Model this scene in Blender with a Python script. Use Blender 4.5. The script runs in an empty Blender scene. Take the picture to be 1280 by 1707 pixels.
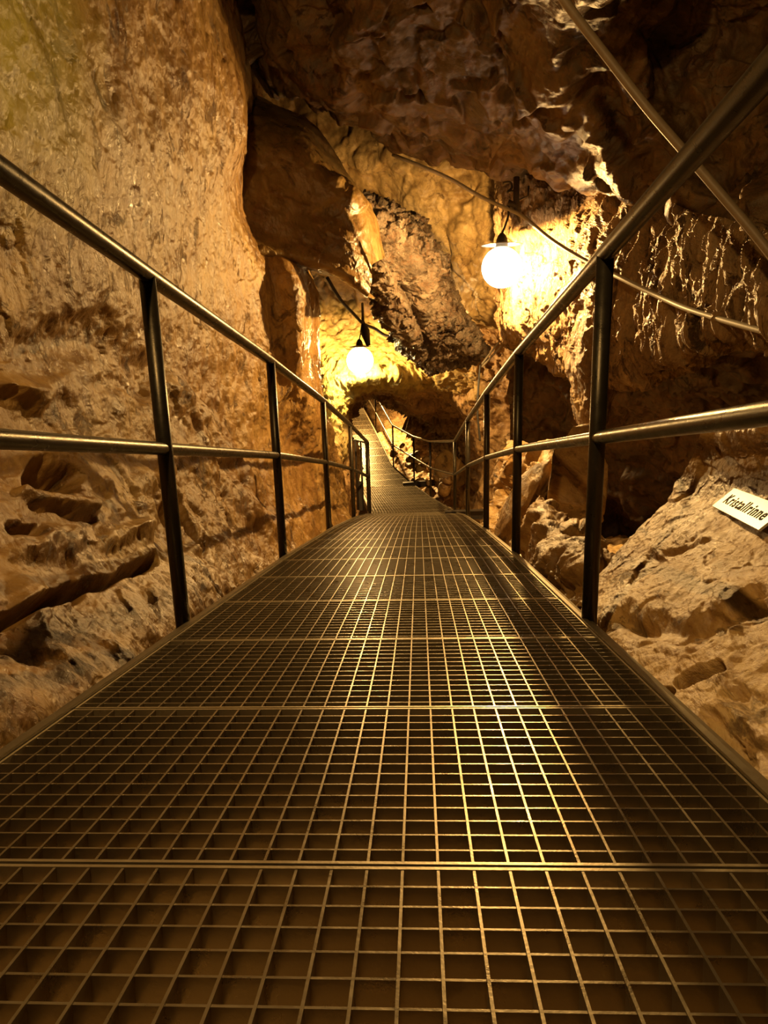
import bpy, math, random
import numpy as np
from mathutils import Vector, Matrix

# ------------------------------------------------------------------ camera, world, light, exposure
SC = bpy.context.scene
COL = SC.collection
F, CX, CY = 1200.0, 640.0, 853.5            # focal length in pixels of the 1280 x 1707 frame
def _n(v): return v / np.linalg.norm(v)
_up = -_n(np.array([140.0, 5600 - CY, F]))
_w = np.array([680 - CX, 772 - CY, F])
_y = _n(_w - np.dot(_w, _up) * _up)
_x = np.cross(_y, _up)
R = np.array([_x, _y, _up])                  # camera (right, down, forward) -> world
def at(px, py, d):
    """world point seen at (px, py), d metres along the camera axis"""
    return R @ np.array([(px - CX) / F * d, (py - CY) / F * d, d])
def proj(p):
    c = p @ R
    return CX + F * c[..., 0] / c[..., 2], CY + F * c[..., 1] / c[..., 2]

cam = bpy.data.cameras.new('camera')
camo = bpy.data.objects.new('camera', cam); COL.objects.link(camo)
cam.sensor_fit = 'VERTICAL'; cam.sensor_height = 36.0
cam.lens = 36.0 * F / 1707.0
cam.clip_start = 0.02
M = Matrix([[R[0][0], -R[0][1], -R[0][2], 0], [R[1][0], -R[1][1], -R[1][2], 0], [R[2][0], -R[2][1], -R[2][2], 0], [0, 0, 0, 1]])
camo.matrix_world = M
SC.camera = camo

wd = bpy.data.worlds.new('cave_dark'); SC.world = wd; wd.use_nodes = True
wd.node_tree.nodes['Background'].inputs[0].default_value = (1.0, 0.55, 0.2, 1)
wd.node_tree.nodes['Background'].inputs[1].default_value = 0.0
SC.view_settings.view_transform = 'Standard'; SC.view_settings.look = 'None'
SC.view_settings.gamma = 1.0; SC.view_settings.use_curve_mapping = False
SC.view_settings.exposure = 0.0
SC.cycles.use_denoising = True
SC.cycles.max_bounces = 8; SC.cycles.diffuse_bounces = 2; SC.cycles.transparent_max_bounces = 8
SC.cycles.sample_clamp_indirect = 0.6

WARM = (1.0, 0.575, 0.175)
# pendant lamps: position, power, globe radius
LAMP_NEAR = (tuple(at(836, 446, 6.0)), 440.0, 0.165)
LAMP_FAR = (tuple(at(600, 601, 10.0)), 240.0, 0.185)
LAMP_TUNNEL = ((-1.25, 19.6, -0.65), 1900.0, 0.12)
LAMP_BEHIND = ((-0.45, 0.72, 1.42), 95.0, 0.11)

# ------------------------------------------------------------------ noise
def _hash(ix, iy, iz, seed):
    h = (ix.astype(np.uint32) * np.uint32(374761393) + iy.astype(np.uint32) * np.uint32(668265263)
         + iz.astype(np.uint32) * np.uint32(2147483647) + np.uint32((seed * 1274126177) & 0xffffffff))
    h = (h ^ (h >> np.uint32(13))) * np.uint32(1274126177)
    h = (h ^ (h >> np.uint32(15))) * np.uint32(2246822519)
    return h ^ (h >> np.uint32(16))
def perlin(p, seed=0):
    p = np.asarray(p, dtype=np.float64)
    i = np.floor(p).astype(np.int64); f = p - i
    u = f * f * f * (f * (f * 6 - 15) + 10)
    out = 0
    for dx in (0, 1):
        wx = u[:, 0] if dx else 1 - u[:, 0]
        for dy in (0, 1):
            wy = u[:, 1] if dy else 1 - u[:, 1]
            for dz in (0, 1):
                wz = u[:, 2] if dz else 1 - u[:, 2]
                h = _hash(i[:, 0] + dx, i[:, 1] + dy, i[:, 2] + dz, seed)
                g = np.stack([(h & np.uint32(255)) / 127.5 - 1, ((h >> np.uint32(8)) & np.uint32(255)) / 127.5 - 1,
                              ((h >> np.uint32(16)) & np.uint32(255)) / 127.5 - 1], 1)
                out = out + wx * wy * wz * ((f[:, 0] - dx) * g[:, 0] + (f[:, 1] - dy) * g[:, 1] + (f[:, 2] - dz) * g[:, 2])
    return out
def fbm(p, octv=4, seed=0, gain=0.5):
    a, s, t = 1.0, 0, 0
    for k in range(octv):
        s = s + a * perlin(p * (2.03 ** k), seed + k * 17); t += a; a *= gain
    return s / t * 1.6
def ridged(p, octv=4, seed=0, gain=0.5):
    a, s, t = 1.0, 0, 0
    for k in range(octv):
        s = s + a * (1 - 2.2 * np.abs(perlin(p * (2.03 ** k), seed + k * 31))); t += a; a *= gain
    return s / t
def facets(p, seed=0, sharp=24.0):
    """plane-per-cell displacement: broken, faceted rock"""
    i = np.floor(p).astype(np.int64); f = p - i
    num = np.zeros(len(p)); den = np.full(len(p), 1e-12)
    for dx in (-1, 0, 1):
        for dy in (-1, 0, 1):
            for dz in (-1, 0, 1):
                h = _hash(i[:, 0] + dx, i[:, 1] + dy, i[:, 2] + dz, seed)
                h2 = _hash(i[:, 0] + dx, i[:, 1] + dy, i[:, 2] + dz, seed + 101)
                o = np.stack([(h & np.uint32(255)) / 255.0, ((h >> np.uint32(8)) & np.uint32(255)) / 255.0, ((h >> np.uint32(16)) & np.uint32(255)) / 255.0], 1)
                g = np.stack([(h2 & np.uint32(255)) / 127.5 - 1, ((h2 >> np.uint32(8)) & np.uint32(255)) / 127.5 - 1, ((h2 >> np.uint32(16)) & np.uint32(255)) / 127.5 - 1], 1)
                r = f - (o + np.array([dx, dy, dz]))
                w = np.exp(-sharp * (r * r).sum(1))
                num += w * ((r * g).sum(1) + ((h >> np.uint32(24)) / 255.0 - 0.5) * 0.7); den += w
    return num / den

# ------------------------------------------------------------------ materials
def nodes(name):
    m = bpy.data.materials.new(name); m.use_nodes = True
    nt = m.node_tree
    return m, nt, nt.nodes['Principled BSDF']
def link(nt, a, b): nt.links.new(a, b)
def noise_node(nt, scale, detail=6, rough=0.55, vec=None, dist=0.0):
    n = nt.nodes.new('ShaderNodeTexNoise'); n.inputs['Scale'].default_value = scale
    n.inputs['Detail'].default_value = detail; n.inputs['Roughness'].default_value = rough
    n.inputs['Distortion'].default_value = dist
    if vec is not None: link(nt, vec, n.inputs['Vector'])
    return n
def ramp(nt, fac, stops):
    r = nt.nodes.new('ShaderNodeValToRGB'); e = r.color_ramp.elements
    while len(e) < len(stops): e.new(0.5)
    for k, (p, c) in enumerate(stops):
        e[k].position = p; e[k].color = (*c, 1) if len(c) == 3 else c
    link(nt, fac, r.inputs[0]); return r
def mix(nt, fac, a, b, mode='MIX'):
    m = nt.nodes.new('ShaderNodeMix'); m.data_type = 'RGBA'; m.blend_type = mode
    for s, v in ((m.inputs[0], fac), (m.inputs[6], a), (m.inputs[7], b)):
        if hasattr(v, 'links'): link(nt, v, s)
        else: s.default_value = v if not isinstance(v, tuple) else (*v, 1)
    return m.outputs[2]
def rock_material(name, dark, mid, light, rough=(0.28, 0.62), bump=0.5, stretch=(1, 1, 1), rot=(0, 0, 0), flora=(), fine=30.0, spec=0.5, bdist=0.02, patch=1.3):
    m, nt, b = nodes(name)
    tc = nt.nodes.new('ShaderNodeTexCoord')
    mp = nt.nodes.new('ShaderNodeMapping'); link(nt, tc.outputs['Object'], mp.inputs[0])
    mp.inputs['Scale'].default_value = stretch; mp.inputs['Rotation'].default_value = rot
    v = mp.outputs[0]
    n1 = noise_node(nt, patch, 8, 0.62, v, 0.6); n2 = noise_node(nt, 7.0, 8, 0.65, v, 0.3)
    c1 = ramp(nt, n1.outputs[0], [(0.30, dark), (0.5, mid), (0.70, light)])
    c2 = ramp(nt, n2.outputs[0], [(0.28, (0.36, 0.29, 0.24)), (0.5, (0.92, 0.9, 0.88)), (0.72, (1.3, 1.3, 1.3))])
    c = mix(nt, 0.85, c1.outputs[0], c2.outputs[0], 'MULTIPLY')
    np_ = noise_node(nt, 5.5, 12, 0.72, v, 0.9)         # darker pits and hairline cracks
    rp = ramp(nt, np_.outputs[0], [(0.36, (0.22, 0.17, 0.13)), (0.43, (1, 1, 1))])
    c = mix(nt, 0.8, c, rp.outputs[0], 'MULTIPLY')
    nv = noise_node(nt, 2.6, 10, 0.7, v, 1.5)           # iron stained veins
    rv = ramp(nt, nv.outputs[0], [(0.47, (0, 0, 0)), (0.5, (1, 1, 1)), (0.53, (0, 0, 0))])
    fv = nt.nodes.new('ShaderNodeMath'); fv.operation = 'MULTIPLY'; fv.inputs[1].default_value = 0.45
    link(nt, rv.outputs[0], fv.inputs[0])
    c = mix(nt, fv.outputs[0], c, (0.20, 0.085, 0.03))
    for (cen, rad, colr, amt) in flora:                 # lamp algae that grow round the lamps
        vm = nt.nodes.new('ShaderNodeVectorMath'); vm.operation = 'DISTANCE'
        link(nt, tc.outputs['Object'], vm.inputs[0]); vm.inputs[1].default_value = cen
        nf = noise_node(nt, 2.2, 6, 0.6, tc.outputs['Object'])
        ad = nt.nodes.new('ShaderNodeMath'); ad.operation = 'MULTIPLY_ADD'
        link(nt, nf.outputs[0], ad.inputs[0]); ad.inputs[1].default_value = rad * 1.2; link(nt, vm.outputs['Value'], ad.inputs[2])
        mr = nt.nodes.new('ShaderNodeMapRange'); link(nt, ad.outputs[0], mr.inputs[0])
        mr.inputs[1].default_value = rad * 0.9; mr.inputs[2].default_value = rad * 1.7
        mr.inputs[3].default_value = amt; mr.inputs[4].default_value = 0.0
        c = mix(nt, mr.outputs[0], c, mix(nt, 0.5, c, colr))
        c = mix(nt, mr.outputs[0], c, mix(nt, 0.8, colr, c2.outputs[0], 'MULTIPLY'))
    link(nt, c, b.inputs['Base Color'])
    rr = nt.nodes.new('ShaderNodeMapRange'); link(nt, n2.outputs[0], rr.inputs[0])
    rr.inputs[1].default_value = 0.3; rr.inputs[2].default_value = 0.7
    rr.inputs[3].default_value = rough[0]; rr.inputs[4].default_value = rough[1]
    link(nt, rr.outputs[0], b.inputs['Roughness'])
    b.inputs['Specular IOR Level'].default_value = spec
    n3 = noise_node(nt, fine, 8, 0.7, v, 0.4); n4 = noise_node(nt, fine * 0.3, 6, 0.6, v, 0.8)
    ad = nt.nodes.new('ShaderNodeMath'); ad.operation = 'MULTIPLY_ADD'; ad.inputs[1].default_value = 0.45
    link(nt, n3.outputs[0], ad.inputs[0]); link(nt, n4.outputs[0], ad.inputs[2])
    a2 = nt.nodes.new('ShaderNodeMath'); a2.operation = 'MULTIPLY_ADD'; a2.inputs[1].default_value = 0.6
    link(nt, rp.outputs[0], a2.inputs[0]); link(nt, ad.outputs[0], a2.inputs[2]); ad = a2
    bp = nt.nodes.new('ShaderNodeBump'); bp.inputs['Strength'].default_value = bump; bp.inputs['Distance'].default_value = bdist
    link(nt, ad.outputs[0], bp.inputs['Height']); link(nt, bp.outputs[0], b.inputs['Normal'])
    return m
def metal_material(name, base, rough, metallic=0.9, worn=(0.5, 0.45, 0.35), bump=0.1, scale=18.0):
    m, nt, b = nodes(name)
    tc = nt.nodes.new('ShaderNodeTexCoord')
    n = noise_node(nt, scale, 8, 0.65, tc.outputs['Object'])
    r = ramp(nt, n.outputs[0], [(0.35, base), (0.62, base), (0.75, worn)])
    link(nt, r.outputs[0], b.inputs['Base Color']); b.inputs['Metallic'].default_value = metallic
    rr = nt.nodes.new('ShaderNodeMapRange'); link(nt, n.outputs[0], rr.inputs[0])
    rr.inputs[1].default_value = 0.3; rr.inputs[2].default_value = 0.7; rr.inputs[3].default_value = rough - 0.08; rr.inputs[4].default_value = rough + 0.14
    link(nt, rr.outputs[0], b.inputs['Roughness'])
    n2 = noise_node(nt, scale * 12, 3, 0.6, tc.outputs['Object'])
    bp = nt.nodes.new('ShaderNodeBump'); bp.inputs['Strength'].default_value = bump; bp.inputs['Distance'].default_value = 0.003
    link(nt, n2.outputs[0], bp.inputs['Height']); link(nt, bp.outputs[0], b.inputs['Normal'])
    return m
def plain_material(name, col, rough=0.5, metallic=0.0, emit=None):
    m, nt, b = nodes(name)
    n = noise_node(nt, 25.0, 4)
    r = ramp(nt, n.outputs[0], [(0.3, tuple(0.8 * x for x in col)), (0.7, col)])
    link(nt, r.outputs[0], b.inputs['Base Color'])
    b.inputs['Roughness'].default_value = rough; b.inputs['Metallic'].default_value = metallic
    return m

FLORA = (0.40, 0.42, 0.07)
M_WALL = rock_material('tan_cave_rock', (0.18, 0.09, 0.027), (0.36, 0.215, 0.066), (0.49, 0.33, 0.125), stretch=(1, 1, 0.8), rot=(0.0, 0.35, 0.1), rough=(0.2, 0.52), bump=0.7, fine=36.0,
                       flora=(((-1.1, 2.1, 1.15), 0.85, (0.40, 0.36, 0.07), 0.8),))
M_TAN = rock_material('lamp_lightened_tan_rock', (0.40, 0.24, 0.085), (0.62, 0.43, 0.18), (0.76, 0.57, 0.28))  # tan rock with albedo raised to stand in for lamp light on the back wall
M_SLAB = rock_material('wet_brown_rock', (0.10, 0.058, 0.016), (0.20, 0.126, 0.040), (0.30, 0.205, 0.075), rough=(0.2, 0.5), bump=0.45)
M_RECESS = rock_material('shade_darkened_rock', (0.03, 0.018, 0.01), (0.075, 0.042, 0.02), (0.13, 0.075, 0.035), bump=0.6)  # recess shade put into the colour: albedo lowered below the other rock
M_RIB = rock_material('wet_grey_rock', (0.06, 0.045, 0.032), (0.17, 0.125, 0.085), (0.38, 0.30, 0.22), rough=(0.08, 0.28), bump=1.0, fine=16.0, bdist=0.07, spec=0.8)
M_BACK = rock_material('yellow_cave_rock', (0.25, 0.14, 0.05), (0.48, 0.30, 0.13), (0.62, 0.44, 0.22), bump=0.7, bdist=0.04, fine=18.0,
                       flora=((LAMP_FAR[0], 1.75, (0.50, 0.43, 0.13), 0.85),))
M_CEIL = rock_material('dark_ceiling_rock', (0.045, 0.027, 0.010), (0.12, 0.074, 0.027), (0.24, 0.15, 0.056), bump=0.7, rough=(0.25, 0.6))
M_DRIP = rock_material('dripstone_rock', (0.16, 0.09, 0.04), (0.40, 0.26, 0.12), (0.60, 0.44, 0.24), bump=1.0, bdist=0.05, stretch=(1.4, 1.4, 0.5), rough=(0.2, 0.5))
M_FORE = rock_material('pale_slab_rock', (0.23, 0.12, 0.036), (0.45, 0.28, 0.098), (0.64, 0.47, 0.225), bump=0.7, rough=(0.25, 0.55), stretch=(1, 0.6, 1), rot=(0, 0.7, 0.3))
M_FLOOR = rock_material('brown_floor_rock', (0.50, 0.30, 0.11), (0.74, 0.50, 0.21), (0.86, 0.65, 0.34), bump=0.6)
M_GRATE = metal_material('galvanised_grating_steel', (0.29, 0.245, 0.165), 0.30, 0.85, (0.22, 0.17, 0.10))
M_FRAME = metal_material('galvanised_frame_steel', (0.46, 0.40, 0.28), 0.34, 0.85, (0.3, 0.24, 0.15))
M_RAIL = metal_material('dull_galvanised_pipe', (0.052, 0.044, 0.029), 0.30, 0.7, (0.09, 0.072, 0.045), scale=30)
M_BEAM = metal_material('edge_beam_steel', (0.22, 0.185, 0.12), 0.40, 0.8, (0.3, 0.25, 0.16))
M_DARKSTEEL = metal_material('dark_painted_steel', (0.05, 0.042, 0.035), 0.45, 0.5, (0.12, 0.08, 0.05))
M_CABLE = plain_material('grey_cable_sheath', (0.42, 0.38, 0.30), 0.45)
M_HOSE = plain_material('brown_grey_hose', (0.30, 0.22, 0.13), 0.5)
M_BLACK = plain_material('black_plastic', (0.03, 0.027, 0.024), 0.45)
M_SIGN = plain_material('cream_sign_plastic', (0.50, 0.44, 0.33), 0.35)
M_INK = plain_material('black_sign_ink', (0.008, 0.008, 0.008), 0.9)
M_ENAMEL = plain_material('white_lamp_enamel', (0.75, 0.72, 0.66), 0.4)

def globe_material():
    m = bpy.data.materials.new('glowing_opal_glass'); m.use_nodes = True; nt = m.node_tree
    nt.nodes.remove(nt.nodes['Principled BSDF'])
    e = nt.nodes.new('ShaderNodeEmission'); e.inputs[0].default_value = (1.0, 0.82, 0.55, 1); e.inputs[1].default_value = 9.0
    t = nt.nodes.new('ShaderNodeBsdfTransparent'); a = nt.nodes.new('ShaderNodeAddShader')
    link(nt, e.outputs[0], a.inputs[0]); link(nt, t.outputs[0], a.inputs[1])
    link(nt, a.outputs[0], nt.nodes['Material Output'].inputs[0])
    return m
M_GLOBE = globe_material()

# ------------------------------------------------------------------ helpers
def mesh_obj(name, verts, faces, mat, parent=None, smooth=False):
    me = bpy.data.meshes.new(name)
    if isinstance(verts, np.ndarray) and isinstance(faces, np.ndarray):
        k = faces.shape[1]
        me.vertices.add(len(verts)); me.vertices.foreach_set('co', verts.astype(np.float32).ravel())
        me.loops.add(faces.size); me.loops.foreach_set('vertex_index', faces.astype(np.int32).ravel())
        me.polygons.add(len(faces)); me.polygons.foreach_set('loop_start', np.arange(0, faces.size, k, dtype=np.int32))
        me.update(calc_edges=True)
    else:
        me.from_pydata([tuple(v) for v in verts], [], faces)
    me.materials.append(mat)
    if smooth: me.polygons.foreach_set('use_smooth', np.ones(len(me.polygons), dtype=bool))
    me.update()
    o = bpy.data.objects.new(name, me); COL.objects.link(o)
    if parent: o.parent = parent
    return o
def tag(o, label=None, cat=None, group=None, kind=None):
    if label: o['label'] = label
    if cat: o['category'] = cat
    if group: o['group'] = group
    if kind: o['kind'] = kind
    return o
def empty(name, loc=(0, 0, 0)):
    o = bpy.data.objects.new(name, None); COL.objects.link(o); o.location = loc; o.empty_display_size = 0.1
    return o

def catmull(P, n):
    """P (R, ..., 3) control rows -> n samples along axis 0"""
    r = P.shape[0]
    t = np.linspace(0, r - 1, n); i = np.minimum(t.astype(int), r - 2); f = (t - i).reshape((-1,) + (1,) * (P.ndim - 1))
    pad = np.concatenate([2 * P[:1] - P[1:2], P, 2 * P[-1:] - P[-2:-1]], 0)
    a, b, c, d = pad[i], pad[i + 1], pad[i + 2], pad[i + 3]
    return 0.5 * (2 * b + (c - a) * f + (2 * a - 5 * b + 4 * c - d) * f * f + (3 * b - a - 3 * c + d) * f ** 3)
def smoothstep(x): x = np.clip(x, 0, 1); return x * x * (3 - 2 * x)
def polydist(px, py, line):
    best = np.full(px.shape, 1e9)
    if len(line) == 1: line = [line[0], (line[0][0] + 0.01, line[0][1])]
    for (x0, y0), (x1, y1) in zip(line[:-1], line[1:]):
        dx, dy = x1 - x0, y1 - y0
        t = np.clip(((px - x0) * dx + (py - y0) * dy) / (dx * dx + dy * dy + 1e-9), 0, 1)
        best = np.minimum(best, np.hypot(px - x0 - t * dx, py - y0 - t * dy))
    return best
def rock(name, ctrl, nu, nv, mat, layers, cuts=(), toward=None):
    """A rock surface: a net of points (given by sight line and distance) splined, broken up by noise and cut by fissures."""
    P = np.array([[at(*c) for c in row] for row in ctrl])
    S = catmull(P, nv); S = np.swapaxes(catmull(np.swapaxes(S, 0, 1), nu), 0, 1)
    du = np.gradient(S, axis=1); dv = np.gradient(S, axis=0)
    N = np.cross(du, dv); N /= np.linalg.norm(N, axis=2, keepdims=True) + 1e-9
    cen = S.reshape(-1, 3); nr = N.reshape(-1, 3)
    eye = np.array(toward if toward is not None else (0, 0, 0))
    if np.median(((eye - cen) * nr).sum(1)) < 0: nr = -nr
    px, py = proj(cen)
    disp = np.zeros(len(cen))
    for (kind, freq, amp, seed) in layers:
        q = cen * np.array(freq)
        if kind == 'fbm': disp += amp * fbm(q, 5, seed)
        elif kind == 'ridge': disp += amp * ridged(q, 4, seed)
        elif kind == 'facet':
            w = np.stack([fbm(cen * np.array(freq) * 1.7 + 7 * k, 3, seed + 50 + k) for k in range(3)], 1) * 0.22
            disp += amp * facets(q + w, seed)
        elif kind == 'facetlow':                          # blockier towards the foot of the wall
            disp += amp * facets(q + 0.2 * np.stack([fbm(q * 1.7 + 7 * k, 3, seed + 50 + k) for k in range(3)], 1), seed) * smoothstep((0.15 - cen[:, 2]) / 0.9)
        elif kind == 'lift': disp += amp
        elif kind == 'chip': disp += amp * facets(q + 0.25 * np.stack([fbm(q * 1.7 + 7 * k, 2, seed + 50 + k) for k in range(3)], 1), seed, 75.0)
        elif kind == 'fine': disp += amp * fbm(q, 4, seed, 0.65)
    out = cen + nr * disp[:, None]
    wob = fbm(cen * 5.0, 4, 77)
    for (line, width, depth) in cuts:
        dd = polydist(px, py, line) + wob * width * 0.85
        g = smoothstep(1 - dd / width)
        out -= nr * (g * depth * (0.35 if width < 10 else 0.6) * (1 + 0.5 * wob))[:, None]
    idx = np.arange(nu * nv).reshape(nv, nu)
    fc = np.stack([idx[:-1, :-1], idx[:-1, 1:], idx[1:, 1:], idx[1:, :-1]], -1).reshape(-1, 4)
    o = mesh_obj(name, out, fc, mat, smooth=True)
    o['kind'] = 'structure'
    return o

class MB:
    def __init__(s): s.v = []; s.f = []
    def box(s, c, size, M3=None):
        b = len(s.v); hx, hy, hz = [k / 2 for k in size]
        for z in (-hz, hz):
            for x, y in ((-hx, -hy), (hx, -hy), (hx, hy), (-hx, hy)):
                p = Vector((x, y, z))
                if M3 is not None: p = M3 @ p
                s.v.append(tuple(p + Vector(c)))
        for f in ((3, 2, 1, 0), (4, 5, 6, 7), (0, 1, 5, 4), (1, 2, 6, 5), (2, 3, 7, 6), (3, 0, 4, 7)): s.f.append(tuple(b + k for k in f))
        return s
    def tube(s, pts, r, seg=14, caps=True):
        pts = [Vector(p) for p in pts]; n = len(pts); b = len(s.v)
        t0 = (pts[1] - pts[0]).normalized()
        ref = Vector((0, 0, 1)) if abs(t0.z) < 0.9 else Vector((1, 0, 0))
        a = t0.cross(ref).normalized()
        for i in range(n):
            t = ((pts[min(i + 1, n - 1)] - pts[i]).normalized() + (pts[i] - pts[max(i - 1, 0)]).normalized()).normalized()
            a = (a - t * a.dot(t)).normalized(); c = t.cross(a)
            rr = r[i] if isinstance(r, (list, tuple)) else r
            for k in range(seg):
                th = 2 * math.pi * k / seg
                s.v.append(tuple(pts[i] + (a * math.cos(th) + c * math.sin(th)) * rr))
        for i in range(n - 1):
            for k in range(seg):
                k2 = (k + 1) % seg
                s.f.append((b + i * seg + k, b + i * seg + k2, b + (i + 1) * seg + k2, b + (i + 1) * seg + k))
        if caps:
            s.f.append(tuple(b + k for k in range(seg))[::-1]); s.f.append(tuple(b + (n - 1) * seg + k for k in range(seg)))
        return s
    def lathe(s, cen, prof, seg=32):
        b = len(s.v); n = len(prof)
        for (r, z) in prof:
            for k in range(seg):
                th = 2 * math.pi * k / seg
                s.v.append((cen[0] + r * math.cos(th), cen[1] + r * math.sin(th), cen[2] + z))
        for i in range(n - 1):
            for k in range(seg):
                k2 = (k + 1) % seg
                s.f.append((b + i * seg + k, b + i * seg + k2, b + (i + 1) * seg + k2, b + (i + 1) * seg + k))
        return s
    def build(s, name, mat, parent=None, smooth=False): return mesh_obj(name, s.v, s.f, mat, parent, smooth)
def curve_pts(ctrl, n):
    P = np.array(ctrl, dtype=float)
    return [tuple(p) for p in catmull(P, n)]

# ------------------------------------------------------------------ walkway path (centre line, top of grating)
PATH = [(-0.115, -1.0, -0.252), (-0.05, 3.3, -1.040), (-0.025, 5.0, -1.380), (0.01, 6.95, -1.800), (0.05, 9.15, -2.330),
        (-0.18, 11.65, -2.714), (-0.44, 13.92, -2.980), (-0.87, 15.63, -2.930), (-1.33, 18.0, -2.477), (-1.82, 21.0, -2.17), (-2.3, 24.0, -1.75)]
def path_at(y):
    for a, b in zip(PATH[:-1], PATH[1:]):
        if y <= b[1]:
            t = (y - a[1]) / (b[1] - a[1]); return np.array(a) + t * (np.array(b) - np.array(a))
    return np.array(PATH[-1])
HALF = 0.535
def side_at(y, s, off=0.0, up=0.0):
    a, b = path_at(y - 0.4), path_at(y + 0.4); t = b - a; nrm = np.array([t[1], -t[0], 0]); nrm /= np.linalg.norm(nrm)
    return path_at(y) + nrm * s * (HALF + off) + np.array([0, 0, up])

#@@ROCK
# ------------------------------------------------------------------ the cave
WL = [
 [(-350, -200, 1.5), (-120, -200, 1.75), (0, -200, 2.0), (130, -200, 2.45), (250, -200, 3.0), (330, -200, 3.6), (368, -200, 4.2), (386, -200, 5.3), (405, -200, 6.3), (430, -200, 7.2)],
 [(-350, 0, 1.5), (-120, 0, 1.75), (0, 0, 2.0), (130, 0, 2.45), (250, 0, 3.1), (330, 0, 3.7), (370, 0, 4.3), (388, 0, 5.3), (405, 0, 6.3), (430, 0, 7.2)],
 [(-350, 180, 1.5), (-120, 180, 1.75), (0, 180, 2.0), (130, 180, 2.45), (250, 180, 3.1), (340, 180, 3.8), (398, 180, 4.4), (410, 180, 5.3), (422, 180, 6.3), (440, 180, 7.2)],
 [(-350, 330, 1.5), (-120, 330, 1.8), (0, 330, 2.02), (130, 330, 2.5), (250, 330, 3.2), (320, 330, 3.8), (365, 330, 4.4), (400, 330, 5.2), (420, 330, 6.2), (440, 330, 7.2)],
 [(-350, 450, 1.55), (-120, 450, 1.85), (0, 450, 2.1), (130, 450, 2.55), (250, 450, 3.35), (330, 450, 4.1), (385, 450, 4.75), (440, 450, 5.25), (492, 450, 5.45), (515, 450, 7.0)],
 [(-350, 560, 1.6), (-120, 560, 1.9), (0, 560, 2.15), (130, 560, 2.65), (250, 560, 3.4), (340, 560, 4.2), (410, 560, 4.95), (465, 560, 5.3), (510, 560, 5.5), (528, 560, 7.0)],
 [(-350, 650, 1.6), (-120, 650, 1.9), (0, 650, 2.15), (130, 650, 2.65), (250, 650, 3.4), (340, 650, 4.2), (410, 650, 5.0), (470, 650, 5.5), (518, 650, 5.9), (532, 650, 7.8)],
 [(-350, 740, 1.55), (-120, 740, 1.85), (0, 740, 2.1), (130, 740, 2.55), (250, 740, 3.25), (340, 740, 4.0), (410, 740, 4.9), (475, 740, 6.0), (530, 740, 7.2), (556, 740, 9.4)],
 [(-350, 820, 1.35), (-120, 820, 1.65), (0, 820, 1.9), (130, 820, 2.35), (250, 820, 3.0), (340, 820, 3.7), (410, 820, 4.5), (475, 820, 5.6), (540, 820, 7.4), (580, 820, 9.8)],
 [(-350, 900, 1.15), (-120, 900, 1.5), (0, 900, 1.75), (130, 900, 2.15), (240, 900, 2.65), (330, 900, 3.2), (400, 900, 3.85), (460, 900, 4.6), (520, 900, 5.9), (580, 900, 8.0)],
 [(-350, 1000, 1.0), (-120, 1000, 1.32), (0, 1000, 1.58), (130, 1000, 1.92), (230, 1000, 2.2), (300, 1000, 2.5), (360, 1000, 2.9), (410, 1000, 3.4), (460, 1000, 4.0), (520, 1000, 5.0)],
 [(-350, 1100, 0.9), (-120, 1100, 1.2), (0, 1100, 1.42), (100, 1100, 1.6), (180, 1100, 1.78), (240, 1100, 2.0), (300, 1100, 2.3), (360, 1100, 2.6), (420, 1100, 2.9), (480, 1100, 3.3)],
 [(-350, 1200, 0.85), (-120, 1200, 1.05), (0, 1200, 1.2), (60, 1200, 1.32), (120, 1200, 1.48), (180, 1200, 1.7), (240, 1200, 1.9), (300, 1200, 2.1), (360, 1200, 2.3), (420, 1200, 2.5)],
 [(-350, 1350, 0.75), (-200, 1350, 0.88), (-100, 1350, 1.02), (0, 1350, 1.22), (60, 1350, 1.36), (120, 1350, 1.5), (180, 1350, 1.6), (240, 1350, 1.7), (300, 1350, 1.8), (360, 1350, 1.9)],
]
WL_CUTS = [
 ([(75, 788), (108, 800)], 30, 0.30), ([(18, 880), (55, 886)], 17, 0.16),
 ([(-40, 1050), (20, 1030), (70, 1010), (120, 990)], 24, 0.36), ([(120, 985), (175, 968), (215, 950), (255, 932)], 15, 0.22),
 
 
 
 ([(60, 840), (95, 848), (120, 862), (155, 868)], 9, 0.10), ([(40, 815), (90, 835), (150, 852)], 12, -0.06),
 ([(60, 590), (140, 560), (200, 600), (240, 640)], 60, 0.10), ([(160, 640), (230, 650)], 30, 0.05), ([(0, 640), (60, 660)], 30, -0.08),
 ([(270, 640), (330, 690), (380, 760)], 30, -0.10), ([(330, 760), (420, 850), (470, 880)], 26, -0.10),
 ([(240, 800), (300, 840), (330, 900)], 26, -0.10),
 ([(180, 900), (240, 880)], 26, -0.08), ([(30, 920), (120, 900)], 36, -0.06), 
 
]
rock('wall_left', WL, 560, 900, M_WALL,
     [('fbm', (0.8, 0.8, 0.8), 0.10, 3), ('facetlow', (1.5, 1.1, 1.3), 0.045, 14), ('fbm', (2.2, 1.4, 1.2), 0.035, 5), ('facetlow', (4.5, 3.5, 3.5), 0.03, 21), ('chip', (7, 5, 5), 0.012, 22), ('fbm', (6, 4, 3), 0.014, 6), ('chip', (16, 13, 12), 0.006, 23), ('fine', (13, 11, 9), 0.010, 8), ('fine', (40, 34, 26), 0.004, 9)], WL_CUTS)

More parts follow.
